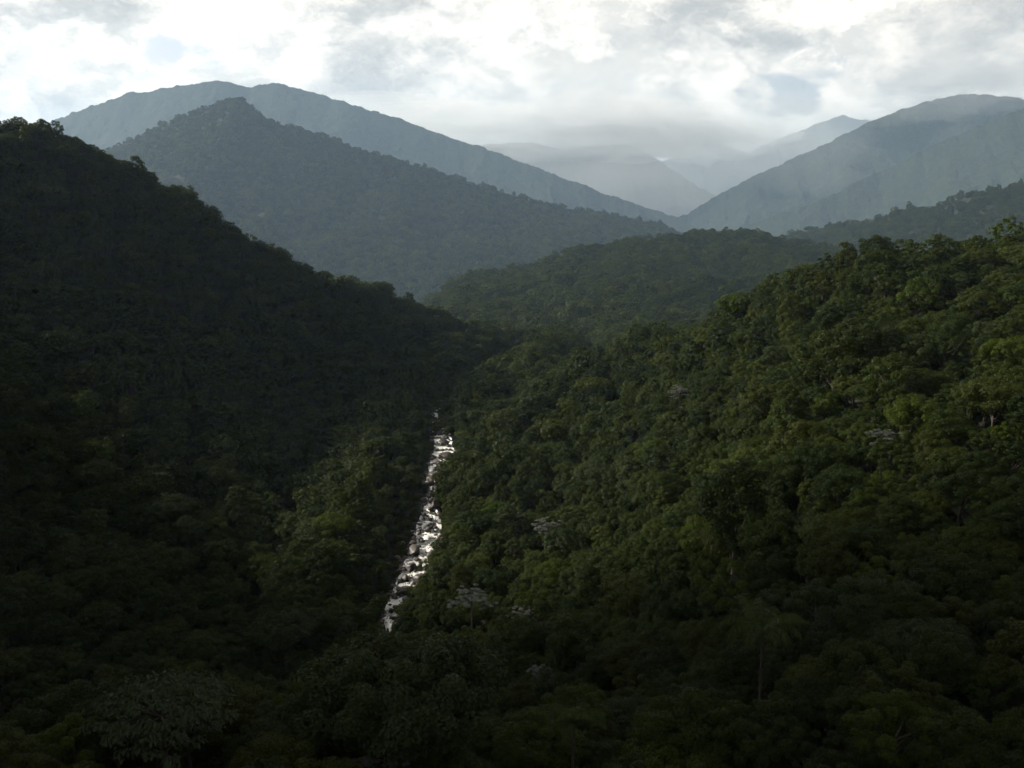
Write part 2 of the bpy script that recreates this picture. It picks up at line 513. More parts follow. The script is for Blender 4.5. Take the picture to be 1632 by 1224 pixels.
hill_l, GL = mountain("hill", HILL_L, -205, 15, 380, 160, 2.0, 34, "pointed forested hill behind the left ridge", seed=3, mat=M_SOIL, foot_d=2200)

mountain("mountain", [(-150, 330, 6091), (0, 236, 6200), (90, 192, 6307), (150, 167, 6307), (200, 149, 6307), (270, 140, 6307), (330, 131, 6307), (360, 132, 6307), (400, 138, 6307), (440, 134, 6307), (500, 146, 6307), (560, 166, 6200), (640, 191, 6200), (740, 226, 6091), (800, 245, 5982), (860, 268, 5873), (950, 303, 5764), (1040, 335, 5655), (1095, 352, 5546), (1130, 372, 5438), (1200, 420, 5438)],
         -212, 30, 620, 170, 12, 130, "long hazy mountain on the left with a broad flat top", seed=4)
mountain("mountain", [(640, 300, 8755), (720, 250, 8877), (780, 228, 9000), (850, 227, 9120), (900, 238, 9120), (960, 232, 9242), (1000, 231, 9242), (1035, 245, 9242), (1070, 270, 9120), (1110, 295, 8877), (1140, 312, 8755), (1180, 350, 8513), (1230, 400, 8513)],
         -212, 32, 420, 120, 14, 150, "pale hazy mountain in the centre under the cloud", seed=5)
mountain("mountain", [(940, 330, 13500), (1040, 262, 13500), (1080, 246, 13500), (1120, 232, 13500), (1143, 224, 13500), (1165, 233, 13500), (1195, 245, 13372), (1240, 262, 13114), (1300, 300, 12857), (1380, 360, 12857)],
         -212, 33, 320, 90, 18, 170, "faint peak closing the far end of the valley", seed=6)
mountain("mountain", [(1120, 290, 13339), (1170, 258, 13203), (1198, 243, 13203), (1225, 226, 13067), (1255, 213, 13067), (1285, 205, 13067), (1300, 197, 13067), (1322, 190, 12932), (1342, 183, 12932), (1360, 188, 12932), (1390, 193, 12796), (1440, 205, 12659), (1520, 250, 12523), (1620, 330, 12251)],
         -212, 33, 360, 90, 16, 170, "far pale mountain with a small sharp summit", seed=8)
mountain("mountain", [(1020, 392, 6128), (1080, 350, 6128), (1110, 332, 6185), (1150, 308, 6244), (1220, 272, 6364), (1290, 241, 6480), (1340, 215, 6539), (1380, 197, 6600), (1420, 181, 6600), (1450, 170, 6600), (1480, 160, 6600), (1520, 152, 6600), (1560, 150, 6600), (1600, 153, 6600), (1632, 158, 6600), (1720, 170, 6600), (1850, 210, 6600)],
         -212, 30, 520, 160, 12, 130, "large blue hazy mountain on the right rising to its top", seed=9, lean=-0.2)
mountain("mountain", [(1120, 395, 5264), (1180, 364, 5264), (1240, 343, 5264), (1300, 322, 5264), (1350, 298, 5331), (1400, 274, 5400), (1450, 250, 5400), (1500, 226, 5400), (1550, 205, 5400), (1590, 189, 5400), (1632, 172, 5400), (1720, 140, 5400), (1850, 120, 5400)],
         -212, 28, 460, 150, 9, 95, "darker hazy spur in front of the right mountain", seed=10, lean=-0.25)

# ------------------------------------------------------------------ haze
def haze_box():
    x0, x1, y0, y1, z0, z1 = -13600, 13600, -320, 25100, -221.5, 1420
    v = [(x0, y0, z0), (x1, y0, z0), (x1, y1, z0), (x0, y1, z0), (x0, y0, z1), (x1, y0, z1), (x1, y1, z1), (x0, y1, z1)]
    f = [(0, 3, 2, 1), (4, 5, 6, 7), (0, 1, 5, 4), (1, 2, 6, 5), (2, 3, 7, 6), (3, 0, 4, 7)]
    m, t = new_mat("haze")
    pv = t.n('ShaderNodeVolumePrincipled')
    pv.inputs['Color'].default_value = (0.53, 0.74, 1.0, 1)
    pv.inputs['Density'].default_value = 0.000060
    pv.inputs['Anisotropy'].default_value = 0.2
    o = t.n('ShaderNodeOutputMaterial')
    t.l(pv.outputs[0], o.inputs['Volume'])
    h = add("haze", mesh_from("haze", v, f, [m], smooth=False))
    tag(h, "pale blue haze filling the valley air", kind="stuff")
haze_box()

# low cloud resting on the far summits
def cloud_mist(px, py, d, wpx, hpx, depth, dens, seed, label):
    import bmesh
    bm = bmesh.new()
    bmesh.ops.create_icosphere(bm, subdivisions=5, radius=1.0)
    off = Vector((seed * 3.7, seed * 1.3, seed * 5.1))
    for v in bm.verts:
        p = v.co.copy()
        k = 1 + 0.55 * mnoise.fractal(p * 1.5 + off, 0.8, 2.1, 5)
        v.co = p * max(0.25, k)
    c = at(px, py, d)
    me = bpy.data.meshes.new("cloud_mist")
    bm.to_mesh(me); bm.free()
    me.polygons.foreach_set("use_smooth", np.ones(len(me.polygons), bool))
    me.materials.append(cloud_mist_mat(dens))
    o = add("cloud_mist", me, None, tuple(c), 0.0, (wpx * d / F * 0.5, depth * 0.5, hpx * d / F * 0.5))
    tag(o, label, "cloud_mist", kind="stuff")
def cloud_mist_mat(dens):
    m, t = new_mat("cloud_mist")
    pv = t.n('ShaderNodeVolumePrincipled')
    pv.inputs['Color'].default_value = (0.995, 0.995, 0.99, 1)
    pv.inputs['Density'].default_value = dens
    pv.inputs['Anisotropy'].default_value = 0.1
    o = t.n('ShaderNodeOutputMaterial')
    t.l(pv.outputs[0], o.inputs['Volume'])
    return m
cloud_mist(1070, 280, 7500, 820, 300, 2600, 0.00020, 6, "pale misty air filling the far end of the valley")
cloud_mist(870, 202, 8300, 540, 96, 1200, 0.0013, 1, "soft grey cloud lying along the central mountain's top")
cloud_mist(1000, 220, 8200, 260, 58, 900, 0.0013, 2, "small cloud clinging to the central mountain's rounded right end")
cloud_mist(1110, 214, 12600, 230, 76, 1500, 0.0012, 3, "soft cloud round the faint far peak")
cloud_mist(1510, 120, 6200, 300, 120, 900, 0.00035, 4, "wisp of cloud on the right mountain's top")

# ------------------------------------------------------------------ tree building blocks
def leaf_quads(cen, nrm, size, rng, ratio=0.55, droop=0.0, twist=None):
    """one folded leaf per centre: 4 verts, 2 tris; returns verts, faces"""
    n = len(cen)
    nrm = nrm / (np.linalg.norm(nrm, axis=1, keepdims=True) + 1e-9)
    t = rng.normal(size=(n, 3)) if twist is None else twist
    t = t - (t * nrm).sum(1, keepdims=True) * nrm
    t[:, 2] -= droop
    t = t / (np.linalg.norm(t, axis=1, keepdims=True) + 1e-9)
    s = np.cross(nrm, t)
    s = s / (np.linalg.norm(s, axis=1, keepdims=True) + 1e-9)
    ln = (size * (0.65 + 0.7 * rng.random(n)))[:, None]
    wd = ln * ratio * 0.5
    base = cen - t * ln * 0.5
    tip = cen + t * ln * 0.5 - nrm * ln * 0.10
    lft = cen + s * wd + nrm * ln * 0.04
    rgt = cen - s * wd + nrm * ln * 0.04
    V = np.stack([base, rgt, tip, lft], 1).reshape(-1, 3)
    i = np.arange(n) * 4
    Fc = np.stack([np.stack([i, i + 1, i + 2], 1), np.stack([i, i + 2, i + 3], 1)], 1).reshape(-1, 3)
    return V, Fc

def crown_points(rng, clumps, per, rx, rz, zc, cl_r, flat=0.0, lop=0.0):
    """leaf centres and normals: clumps spread over a lumpy dome"""
    C = []; N = []
    k = 0
    ga = math.pi * (3 - math.sqrt(5))
    ph0 = rng.random() * 6.28
    asym = rng.normal(size=3) * 0.12
    for i in range(clumps):
        f = (i + 0.5) / clumps
        cz = 1 - f * 1.5
        cz = max(min(cz + rng.normal() * 0.06, 1.0), -0.55)
        rr = math.sqrt(max(0.0, 1 - cz * cz)) if cz > 0 else math.sqrt(max(0, 1 - cz * cz)) * (1 + cz * 0.9)
        ph = ph0 + i * ga + rng.normal() * 0.18
        sc = 0.70 + 0.38 * rng.random() + lop * math.cos(ph)
        dirv = np.array([rr * math.cos(ph), rr * math.sin(ph), cz * (1 - flat) + flat * (0.5 if cz > 0 else cz)])
        c = np.array([dirv[0] * rx * sc, dirv[1] * rx * sc, zc + dirv[2] * rz * sc]) + asym
        r = cl_r * (0.7 + 0.65 * rng.random())
        m = max(4, int(per * (r / cl_r) ** 2))
        u = rng.normal(size=(m, 3)); u /= np.linalg.norm(u, axis=1, keepdims=True)
        u[:, 2] = np.where(rng.random(m) < 0.75, np.abs(u[:, 2]), u[:, 2])
        rad = r * (0.55 + 0.5 * rng.random(m) ** 0.6)[:, None]
        C.append(c + u * rad * np.array([1.08, 1.08, 0.92]))
        nn = u * 0.9 + dirv * 0.35 + np.array([0, 0, 0.25]) + rng.normal(size=(m, 3)) * 0.42
        N.append(nn)
    return np.vstack(C), np.vstack(N)

def tube(p0, p1, r0, r1, seg=6):
    p0 = np.array(p0, float); p1 = np.array(p1, float)
    d = p1 - p0; d /= np.linalg.norm(d)
    a = np.cross(d, [0.3, 0.9, 0.1]); a /= np.linalg.norm(a); b = np.cross(d, a)
    th = np.arange(seg) * 2 * math.pi / seg
    ring = np.cos(th)[:, None] * a + np.sin(th)[:, None] * b
    return np.vstack([p0 + ring * r0, p1 + ring * r1]), np.array([[i, (i + 1) % seg, seg + (i + 1) % seg, seg + i] for i in range(seg)])

def join_parts(parts):
    V = []; Fc = []; n = 0
    for v, f in parts:
        V.append(v); Fc.append(np.asarray(f) + n); n += len(v)
    return np.vstack(V), np.vstack(Fc)

def trunk_mesh(rng, zc, rx, rz, limbs=7, r=0.28):
    parts = []
    pts = [np.array([0, 0, -1.6])]
    n = 4
    top = zc - rz * 0.15
    for i in range(1, n + 1):
        pts.append(np.array([rng.normal() * 0.14 * i / 2, rng.normal() * 0.14 * i / 2, -1.6 + (top + 1.6) * i / n]))
    for i in range(n):
        parts.append(tube(pts[i], pts[i + 1], r * (1.25 - 0.22 * i), r * (1.25 - 0.22 * (i + 1)), 7))
    for i in range(limbs):
        ph = i * 2.4 + rng.random()
        k = 2 + (i % 2)
        s = pts[k] + (pts[k + 1] - pts[k]) * rng.random()
        e = np.array([math.cos(ph) * rx * 0.72, math.sin(ph) * rx * 0.72, zc + rz * (0.1 + 0.45 * rng.random())])
        mid = (s + e) / 2 + np.array([0, 0, -0.3])
        parts.append(tube(s, mid, r * 0.42, r * 0.28, 5))
        parts.append(tube(mid, e, r * 0.28, r * 0.08, 5))
    V, Fc = join_parts(parts)
    return mesh_from("trunk", V, Fc, [M_BARK])

# kinds of broadleaf crown: name, clumps, rx, rz, zc, clump radius, flat, lop
KINDS = [("domed", 76, 4.3, 4.0, 6.4, 0.86, 0.0, 0.0), ("broad", 84, 5.2, 3.3, 6.6, 0.9, 0.10, 0.0), ("rounded", 62, 3.6, 4.2, 6.4, 0.85, 0.0, 0.0),
         ("ragged", 40, 4.4, 3.9, 6.9, 0.85, 0.05, 0.18), ("tall narrow", 54, 2.8, 5.4, 7.4, 0.75, 0.0, 0.0), ("spreading", 80, 5.8, 3.0, 7.4, 0.95, 0.15, 0.10),
         ("lopsided", 56, 4.3, 3.6, 6.6, 0.9, 0.05, 0.28), ("layered", 46, 4.6, 4.4, 6.4, 0.8, 0.0, 0.08), ("open", 34, 4.6, 3.9, 7.6, 0.72, 0.05, 0.15)]
CROWN = {}; TRUNK = {}
for ki, (nm, ncl, rx, rz, zc, cr, fl, lp) in enumerate(KINDS):
    for lod, (per, size, fcl) in {"close": (240, 0.26, 1.0), "near": (150, 0.33, 1.0), "mid": (40, 0.64, 1.0), "far": (11, 1.75, 0.5)}.items():
        rng = np.random.default_rng(100 + ki)
        C, N = crown_points(rng, int(ncl * fcl), per, rx, rz, zc, cr * (1.25 if lod == "far" else 1), fl, lp)
        V, Fc = leaf_quads(C, N, size, rng, ratio=0.6 if lod != "far" else 0.8)
        CROWN[(ki, lod)] = mesh_from("crown", V, Fc, [M_LEAF], smooth=False)
    TRUNK[ki] = trunk_mesh(np.random.default_rng(300 + ki), zc, rx, rz)

# ------------------------------------------------------------------ where the near trees stand
def scatter_near():
    s = 3.9
    xs = np.arange(-420, 440, s); ys = np.arange(30, 730, s)
    X, Y = np.meshgrid(xs, ys, indexing='ij')
    X = X.ravel() + (RNG.random(X.size) - 0.5) * s * 0.95
    Y = Y.ravel() + (RNG.random(Y.size) - 0.5) * s * 0.95
    # steeper ground needs more trees to the plan area
    s2 = 4.6
    X2, Y2 = np.meshgrid(np.arange(-420, 440, s2), np.arange(30, 730, s2), indexing='ij')
    X2 = X2.ravel() + (RNG.random(X2.size) - 0.5) * s2; Y2 = Y2.ravel() + (RNG.random(Y2.size) - 0.5) * s2
    gx_ = (ground(X2 + 5, Y2) - ground(X2 - 5, Y2)) / 10; gy_ = (ground(X2, Y2 + 5) - ground(X2, Y2 - 5)) / 10
    steep = np.hypot(gx_, gy_)
    k = RNG.random(len(X2)) < np.clip((steep - 0.45) * 1.3, 0, 1)
    X = np.concatenate([X, X2[k]]); Y = np.concatenate([Y, Y2[k]])
    Z = ground(X, Y)
    px, py, dep = project(np.stack([X, Y, Z + 8], 1))
    ok = (px > -170) & (px < 1800) & (py < 1420) & (dep > 20)
    d, zr_, wr_ = river_near(X, Y)
    low = (np.hypot(X, Y) < 208) | (Y > 358)
    ok &= d > np.where(low, wr_ * 0.15, wr_ * 0.5 + 0.9)
    ok &= (np.hypot(X, Y) > 48)
    return X[ok], Y[ok], Z[ok], d[ok] - wr_[ok] * 0.5
TX, TY, TZ, TR = scatter_near()
n = len(TX)
TS = 0.38 + 0.44 * RNG.random(n) ** 1.4
big = RNG.random(n) < 0.12
TS[big] *= 1.45
TS[RNG.random(n) < 0.25] *= 0.72
crest_band = (TY > 425) & (TX < 10)
TS = np.where(crest_band, TS * (0.85 + 0.5 * RNG.random(n) ** 2), TS)
TS = np.where(TR < 10, np.minimum(TS, 0.40 + np.maximum(TR, 0) * 0.05), TS)
# only low growth on the open left bank
left_bank = (TX < np.interp(TY, RY, RX)) & (TY > 222) & (TY < 362) & (TR < 14)
TS = np.where(left_bank, np.minimum(TS, 0.20 + np.maximum(TR, 0) * 0.028), TS)
TK = RNG.integers(0, len(KINDS), n)
TROT = RNG.random(n) * 6.283

# singular trees read off the photograph: px, py of the crown's middle, kind, scale
SPECIAL = []          # filled below; ordinary trees too close to one of them are dropped
def reserve(p, rad):
    global TX, TY, TZ, TS, TK, TROT, TR
    keep = np.hypot(TX - p[0], TY - p[1]) > rad
    TX, TY, TZ, TS, TK, TROT, TR = [a[keep] for a in (TX, TY, TZ, TS, TK, TROT, TR)]

def root(name, loc, rz=0.0, s=1.0):
    e = bpy.data.objects.new(name, None)
    e.empty_display_size = 1.0
    COL.objects.link(e)
    e.location = loc; e.rotation_euler = (0, 0, rz); e.scale = (s, s, s)
    return e

def base_at(px, py, h):
    p = hit(px, py, h)
    return (p[0], p[1], float(ground(p[0], p[1])))

# --- silver-leaved trees (large pale drooping palmate leaves on candelabra limbs)
def silver_meshes(seed):
    rng = np.random.default_rng(seed)
    parts = [tube((0, 0, -1.5), (0.1, 0.1, 4), 0.16, 0.13), tube((0.1, 0.1, 4), (0, 0, 7.6), 0.13, 0.08)]
    C = []; N = []; T = []
    for i in range(15):
        ph = i * 2.4 + rng.random() * 0.5
        rr = 0.5 + 2.3 * (i / 15) ** 0.7
        tip = np.array([math.cos(ph) * rr, math.sin(ph) * rr, 8.9 - 0.55 * rr - 1.5 * rng.random()])
        parts.append(tube((0, 0, 5.2 + 2.2 * rng.random()), tip, 0.06, 0.03, 5))
        for c in range(5):
            hub = tip + rng.normal(size=3) * np.array([0.42, 0.42, 0.22])
            nl = 9
            for j in range(nl):
                a = j * 2 * math.pi / nl + rng.random() * 0.3
                d = np.array([math.cos(a), math.sin(a), -0.35])
                C.append(hub + d * 0.26); N.append(np.array([d[0] * 0.35, d[1] * 0.35, 1.0])); T.append(d)
    V, Fc = leaf_quads(np.array(C), np.array(N), 0.46, rng, ratio=0.36, twist=np.array(T))
    tv, tf = join_parts(parts)
    return mesh_from("crown", V, Fc, [M_SILVER], smooth=False), mesh_from("trunk", tv, tf, [M_BARK])
SILV = [silver_meshes(41), silver_meshes(42), silver_meshes(43)]
SILVER_AT = [(1082, 618, 1.0, "silver-leaved tree high on the right slope, brightest above the dark spreading tree"), (1046, 727, 0.8, "small silver-leaved tree halfway up the right slope"), (870, 832, 1.05, "silver-leaved tree level with the wide rapids, a little way up the right bank"),
             (752, 948, 1.25, "broad silver-leaved tree just right of the lower rapids"), (868, 1064, 0.8, "silver-leaved tree low in the middle, above the star-shaped palm"), (612, 1182, 0.7, "silver-leaved tree at the bottom edge below the rapids"),
             (1408, 686, 0.8, "silver-leaved tree under the tall dark tree of the right slope"), (836, 968, 0.8, "small silver-leaved tree right of the broad silver one by the rapids")]
LAND = []        # landmarks for the labels: (px, py, phrase)
def silver(i, px, py, s, label):
    cr, tr = SILV[i % 3]
    b = base_at(px, py, 8.0 * s + 2.0)
    reserve(b, 4.2 * s)
    t = root("silver_tree", b, i * 1.3, s * 1.25)
    tag(t, label, "tree", "silver-leaved trees")
    add("trunk", tr, t); add("crown", cr, t)
for i, a in enumerate(SILVER_AT):
    silver(i, *a)

# --- palms
def frond_mesh(L, rng, droop):
    n = 16
    P = []
    for i in range(n + 1):
        s = i / n
        ang = R(68) - droop * s ** 1.3
        if i == 0:
            p = np.zeros(3)
        else:
            p = P[-1] + np.array([math.cos(ang), 0, math.sin(ang)]) * L / n
        P.append(p)
    P = np.array(P)
    parts = []
    for i in range(n):
        v, f = tube(P[i], P[i + 1], 0.045 * (1 - i / n) + 0.012, 0.045 * (1 - (i + 1) / n) + 0.010, 4)
        parts.append((v, f))
    for i in range(2, n):
        for k in (0.0, 0.33, 0.66):
            p = P[i] + (P[i + 1] - P[i]) * k
            s = (i + k) / n
            ll = 0.95 * math.sin(math.pi * (0.12 + 0.83 * s)) ** 0.7 * L / 4.2
            tdir = (P[i + 1] - P[i]); tdir /= np.linalg.norm(tdir)
            for side in (-1, 1):
                o = np.array([0, side, 0]) * 0.75 + tdir * 0.45 + np.array([0, 0, -0.55 - 0.3 * rng.random()])
                o /= np.linalg.norm(o)
                e = p + o * ll
                wv = tdir * 0.055
                mid = p + o * ll * 0.5 + np.array([0, 0, 0.06])
                parts.append((np.array([p, mid + wv, e, mid - wv]), np.array([[0, 1, 2, 3]])))
    V, Fc = join_parts(parts)
    return mesh_from("frond", V, Fc, [M_PALM], smooth=False)
def palm(px, py, h, L, nf, label, seed):
    rng = np.random.default_rng(seed)
    b = base_at(px, py, h)
    reserve(b, 5.0)
    d0 = math.hypot(b[0], b[1])
    for k in (5.0, 9.0):                 # an opening in front of the palm
        reserve((b[0] * (1 - k / d0), b[1] * (1 - k / d0)), 4.6)
    t = root("palm_tree", b, rng.random() * 6)
    tag(t, label, "palm", "palms on the near slope")
    tv, tf = join_parts([tube((0, 0, -1.5), (0.12, 0, h * 0.5), 0.16, 0.13, 8), tube((0.12, 0, h * 0.5), (0, 0, h), 0.13, 0.10, 8)])
    add("trunk", mesh_from("trunk", tv, tf, [M_BARK]), t)
    fm = [frond_mesh(L, rng, R(d)) for d in (95, 125, 150)]
    for i in range(nf):
        f = add("frond", fm[i % 3], t, (0, 0, h - 0.05), i * 2.39996 + rng.normal() * 0.15)
        f.rotation_euler = (0, (rng.random() - 0.35) * 0.5, i * 2.39996 + rng.normal() * 0.15)
palm(1215, 1006, 12.0, 5.8, 13, "palm with long arching fronds low on the right slope", 5)
palm(915, 1155, 10.0, 4.0, 12, "small star-shaped palm near the bottom middle", 6)

# --- the umbrella-like tree at the lower left: two tiers of hanging leaves
def umbrella_meshes():
    rng = np.random.default_rng(77)
    C = []; N = []; T = []
    limbs = []
    for tier, (zt, rt, cnt) in enumerate(((11.2, 5.2, 62), (8.6, 4.0, 34))):
        for i in range(cnt):
            f = (i + 0.5) / cnt
            rr = rt * math.sqrt(f)
            ph = i * 2.39996 + tier
            c = np.array([math.cos(ph) * rr, math.sin(ph) * rr, zt - 0.30 * rr ** 1.45 / rt ** 0.45 * 1.35 + rng.normal() * 0.18])
            if i % 4 == 0:
                limbs.append(tube((0, 0, zt - 3.2), c - np.array([0, 0, 0.3]), 0.11, 0.03, 5))
            for k in range(46):
                a = rng.random() * 6.283
                q = 0.75 * math.sqrt(rng.random())
                o = np.array([math.cos(a) * q, math.sin(a) * q, -0.5 * q + rng.normal() * 0.12])
                C.append(c + o)
                out = np.array([math.cos(ph), math.sin(ph), 0]) * 0.35 + np.array([math.cos(a), math.sin(a), 0]) * 0.5
                N.append(out + np.array([0, 0, 0.8])); T.append(out * 0.9 + np.array([0, 0, -0.6]) + rng.normal(size=3) * 0.4)
    V, Fc = leaf_quads(np.array(C), np.array(N), 0.36, rng, ratio=0.55, twist=np.array(T))
    tv, tf = join_parts([tube((0, 0, -1.5), (0.1, 0.1, 5), 0.24, 0.2, 8), tube((0.1, 0.1, 5), (0, 0, 9.5), 0.2, 0.1, 8)] + limbs)
    return mesh_from("crown", V, Fc, [M_UMB], smooth=False), mesh_from("trunk", tv, tf, [M_BARK])
uc, ut = umbrella_meshes()
ub = base_at(255, 1105, 10.0)
reserve(ub, 7.0)
t = root("umbrella_tree", ub, 0.4, 1.0)
tag(t, "umbrella-shaped tree with two tiers of hanging leaves in the dark lower left", "tree")
add("trunk", ut, t); add("crown", uc, t)

# --- other trees that stand out: px, py, canopy height, kind, scale, tone, label
ONE_OFF = [(1398, 392, 9.0, 0, 1.55, (0.75, 0.8, 0.8), "big rounded crown standing highest on the right ridge line"),
           (1612, 374, 10.0, 5, 1.2, (0.7, 0.75, 0.75), "spreading flat crown on the ridge line at the right edge"),
           (1385, 545, 12.0, 5, 1.3, (0.70, 0.68, 0.75), "tall dark spreading tree, largest on the right slope"),
           (1330, 575, 9.0, 3, 1.5, (0.9, 0.85, 0.55), "ragged brownish-green tree against the largest dark tree of the right slope"),
           (1172, 830, 9.0, 4, 1.7, (0.55, 0.6, 0.55), "tall narrow dark tree in the shade of the lower right slope"),
           (1292, 1112, 9.0, 2, 0.75, (1.5, 1.25, 0.7), "yellowish-leaved tree right below the palm with arching fronds"),
           (1455, 668, 9.0, 6, 0.9, (1.5, 1.45, 0.7), "yellow-green tree beside the silver one under the tall dark tree"),
           (1110, 1190, 9.5, 0, 1.0, (1.05, 1.1, 0.85), "pale green domed tree at the bottom edge, left of the yellowish tree"),
           (640, 1105, 9.5, 5, 1.45, (1.2, 1.15, 2.6), "wide grey-green crown at the bottom below the lower rapids"),
           (790, 820, 8.0, 0, 0.8, (1.5, 1.7, 0.7), "bright green tree on the right bank beside the wide rapids"),
           (272, 297, 12.0, 6, 1.0, (0.8, 0.8, 0.8), "leaning lopsided crown standing out on the left ridge line"),
           (412, 378, 10.5, 0, 1.25, (0.8, 0.85, 0.85), "rounded dark crown bulging from the middle of the left ridge line"),
           (460, 398, 11.0, 4, 0.9, (0.8, 0.85, 0.85), "narrow crown next to the rounded one on the left ridge line"),
           (42, 181, 12.5, 1, 0.55, (0.8, 0.8, 0.8), "thin flat-topped tree poking out left of the left hill's top"),
           (70, 178, 13.0, 3, 0.75, (0.8, 0.8, 0.8), "ragged tree on the very top of the left hill"),
           (158, 234, 11.0, 1, 0.5, (0.8, 0.8, 0.8), "small flat crown alone on the left ridge below its top")]
def broadleaf(loc, rz, s, k, lod, colour, label, group, extra=0.0, name="rainforest_tree"):
    t = root(name, loc, rz, s)
    if extra:
        t.location.z += extra
    tag(t, label, "tree", group)
    a = add("trunk", TRUNK[k], t)
    c = add("crown", CROWN[(k, lod)], t)
    c.color = tuple(colour) + (0.0,)
    return t
for (px, py, h, k, s, colr, label) in ONE_OFF:
    hh = (KINDS[k][4]) * s
    b = base_at(px, py, hh if py > 420 else h)
    if py <= 420:                     # stands on a crest: put it on the crest where the ray passes just above it
        r = ray(px, py); r = r / r[1]
        dd = np.arange(200, 640, 1.0)
        P = dd[:, None] * r[None]
        k2 = int(np.argmin(P[:, 2] - ground(P[:, 0], P[:, 1])))
        gap_h = float(P[k2, 2] - ground(P[k2, 0], P[k2, 1]))
        s = max(s * 0.5, min(s * 0.72, gap_h / KINDS[k][4]))
        b = (P[k2, 0], P[k2, 1], float(ground(P[k2, 0], P[k2, 1])))
    reserve(b, KINDS[k][2] * s * 0.4)
    d = math.hypot(b[0], b[1])
    broadleaf(b, (px * 0.37) % 6.28, s, k, "close" if d < 150 else "near" if d < 330 else "mid", colr, label, "trees that stand out from the canopy")

# ------------------------------------------------------------------ which ordinary trees show largest
n = len(TX)
cz = np.array([k[4] for k in KINDS])[TK] * TS
crx = np.array([k[2] for k in KINDS])[TK] * TS * 1.1
crz = np.array([k[3] for k in KINDS])[TK] * TS * 1.1
cpx, cpy, cdep = project(np.stack([TX, TY, TZ + cz], 1))
IDW, IDH = 408, 306
idb = np.full((IDH, IDW), -1, int)
for i in np.argsort(-cdep):
    if cdep[i] < 20: continue
    x = cpx[i] / 4; y = cpy[i] / 4; a = crx[i] * F / cdep[i] / 4; b = max(crz[i], crx[i] * 0.6) * F / cdep[i] / 4
    x0 = max(0, int(x - a)); x1 = min(IDW, int(x + a) + 2); y0 = max(0, int(y - b)); y1 = min(IDH, int(y + b) + 2)
    if x0 >= x1 or y0 >= y1: continue
    yy, xx = np.mgrid[y0:y1, x0:x1]
    msk = ((xx - x) / max(a, .5)) ** 2 + ((yy - y) / max(b, .5)) ** 2 < 1
    idb[y0:y1, x0:x1][msk] = i
vis = np.bincount(idb[idb >= 0].ravel(), minlength=n)
order = np.argsort(-vis)
N_IND = 300 - len(ONE_OFF) - len(SILVER_AT) - 1
chosen = np.zeros(n, bool)
chosen[order[:N_IND]] = True
chosen &= vis > 0

LAND = [(630, 962, "the lower rapids"), (680, 850, "the wide middle rapids"), (688, 775, "the narrow chute of the river"), (705, 712, "the uppermost rapids"),
        (255, 1110, "the umbrella-shaped tree"), (1215, 1010, "the palm with arching fronds"), (915, 1158, "the star-shaped palm"), (752, 948, "the broad silver tree"),
        (870, 832, "the silver tree above the rapids"), (1046, 727, "the small silver tree halfway up"), (1082, 618, "the highest silver tree"), (1385, 545, "the tallest dark tree"),
        (1172, 830, "the tall narrow dark tree"), (1292, 1112, "the yellowish-leaved tree"), (640, 1110, "the wide grey-green crown"), (1632, 365, "the ridge at the right edge"), (1398, 392, "the right ridge's highest crown"),
        (60, 180, "the left hill's top"), (412, 378, "the left ridge's rounded crown"), (745, 545, "the dip between both slopes"), (0, 1224, "the bottom left corner"), (1632, 1224, "the bottom right corner"),
        (0, 700, "the middle of the left edge"), (1632, 780, "the middle of the right edge"), (790, 820, "the bright green bank tree"), (1110, 1190, "the pale green bottom tree")]
ORD = "nearest second third fourth fifth sixth seventh eighth ninth tenth eleventh twelfth thirteenth fourteenth fifteenth sixteenth seventeenth eighteenth nineteenth twentieth".split()
DIRS = ["right of", "up and right of", "above", "up and left of", "left of", "down and left of", "below", "down and right of"]
TONES = [("dark green", (0.66, 0.74, 0.85)), ("green", (1.0, 1.0, 1.0)), ("olive green", (1.35, 1.15, 1.1)), ("yellow-green", (1.5, 1.5, 0.9)), ("grey-green", (1.25, 1.2, 2.6))]
slots = {}
for i in np.where(chosen)[0]:
    ddl = [(math.hypot(cpx[i] - a, cpy[i] - b), j) for j, (a, b, c) in enumerate(LAND)]
    dist, j = min(ddl)
    ang = math.degrees(math.atan2(-(cpy[i] - LAND[j][1]), cpx[i] - LAND[j][0])) % 360
    slots.setdefault((j, int(((ang + 22.5) % 360) // 45)), []).append((dist, i))
for (j, q), lst in slots.items():
    for rank, (dist, i) in enumerate(sorted(lst)):
        tone, colr = TONES[int(RNG.choice(5, p=[0.3, 0.3, 0.18, 0.1, 0.12]))]
        o = ORD[rank] if rank < 20 else "farthest"
        lab = "%s %s tree, %s %s %s" % (tone, KINDS[TK[i]][0], o, DIRS[q], LAND[j][2])
        dd = math.hypot(TX[i], TY[i])
        broadleaf((TX[i], TY[i], TZ[i]), TROT[i], TS[i], TK[i], "close" if dd < 150 else "near" if dd < 300 else "mid", colr, lab, "rainforest trees of the near slopes")

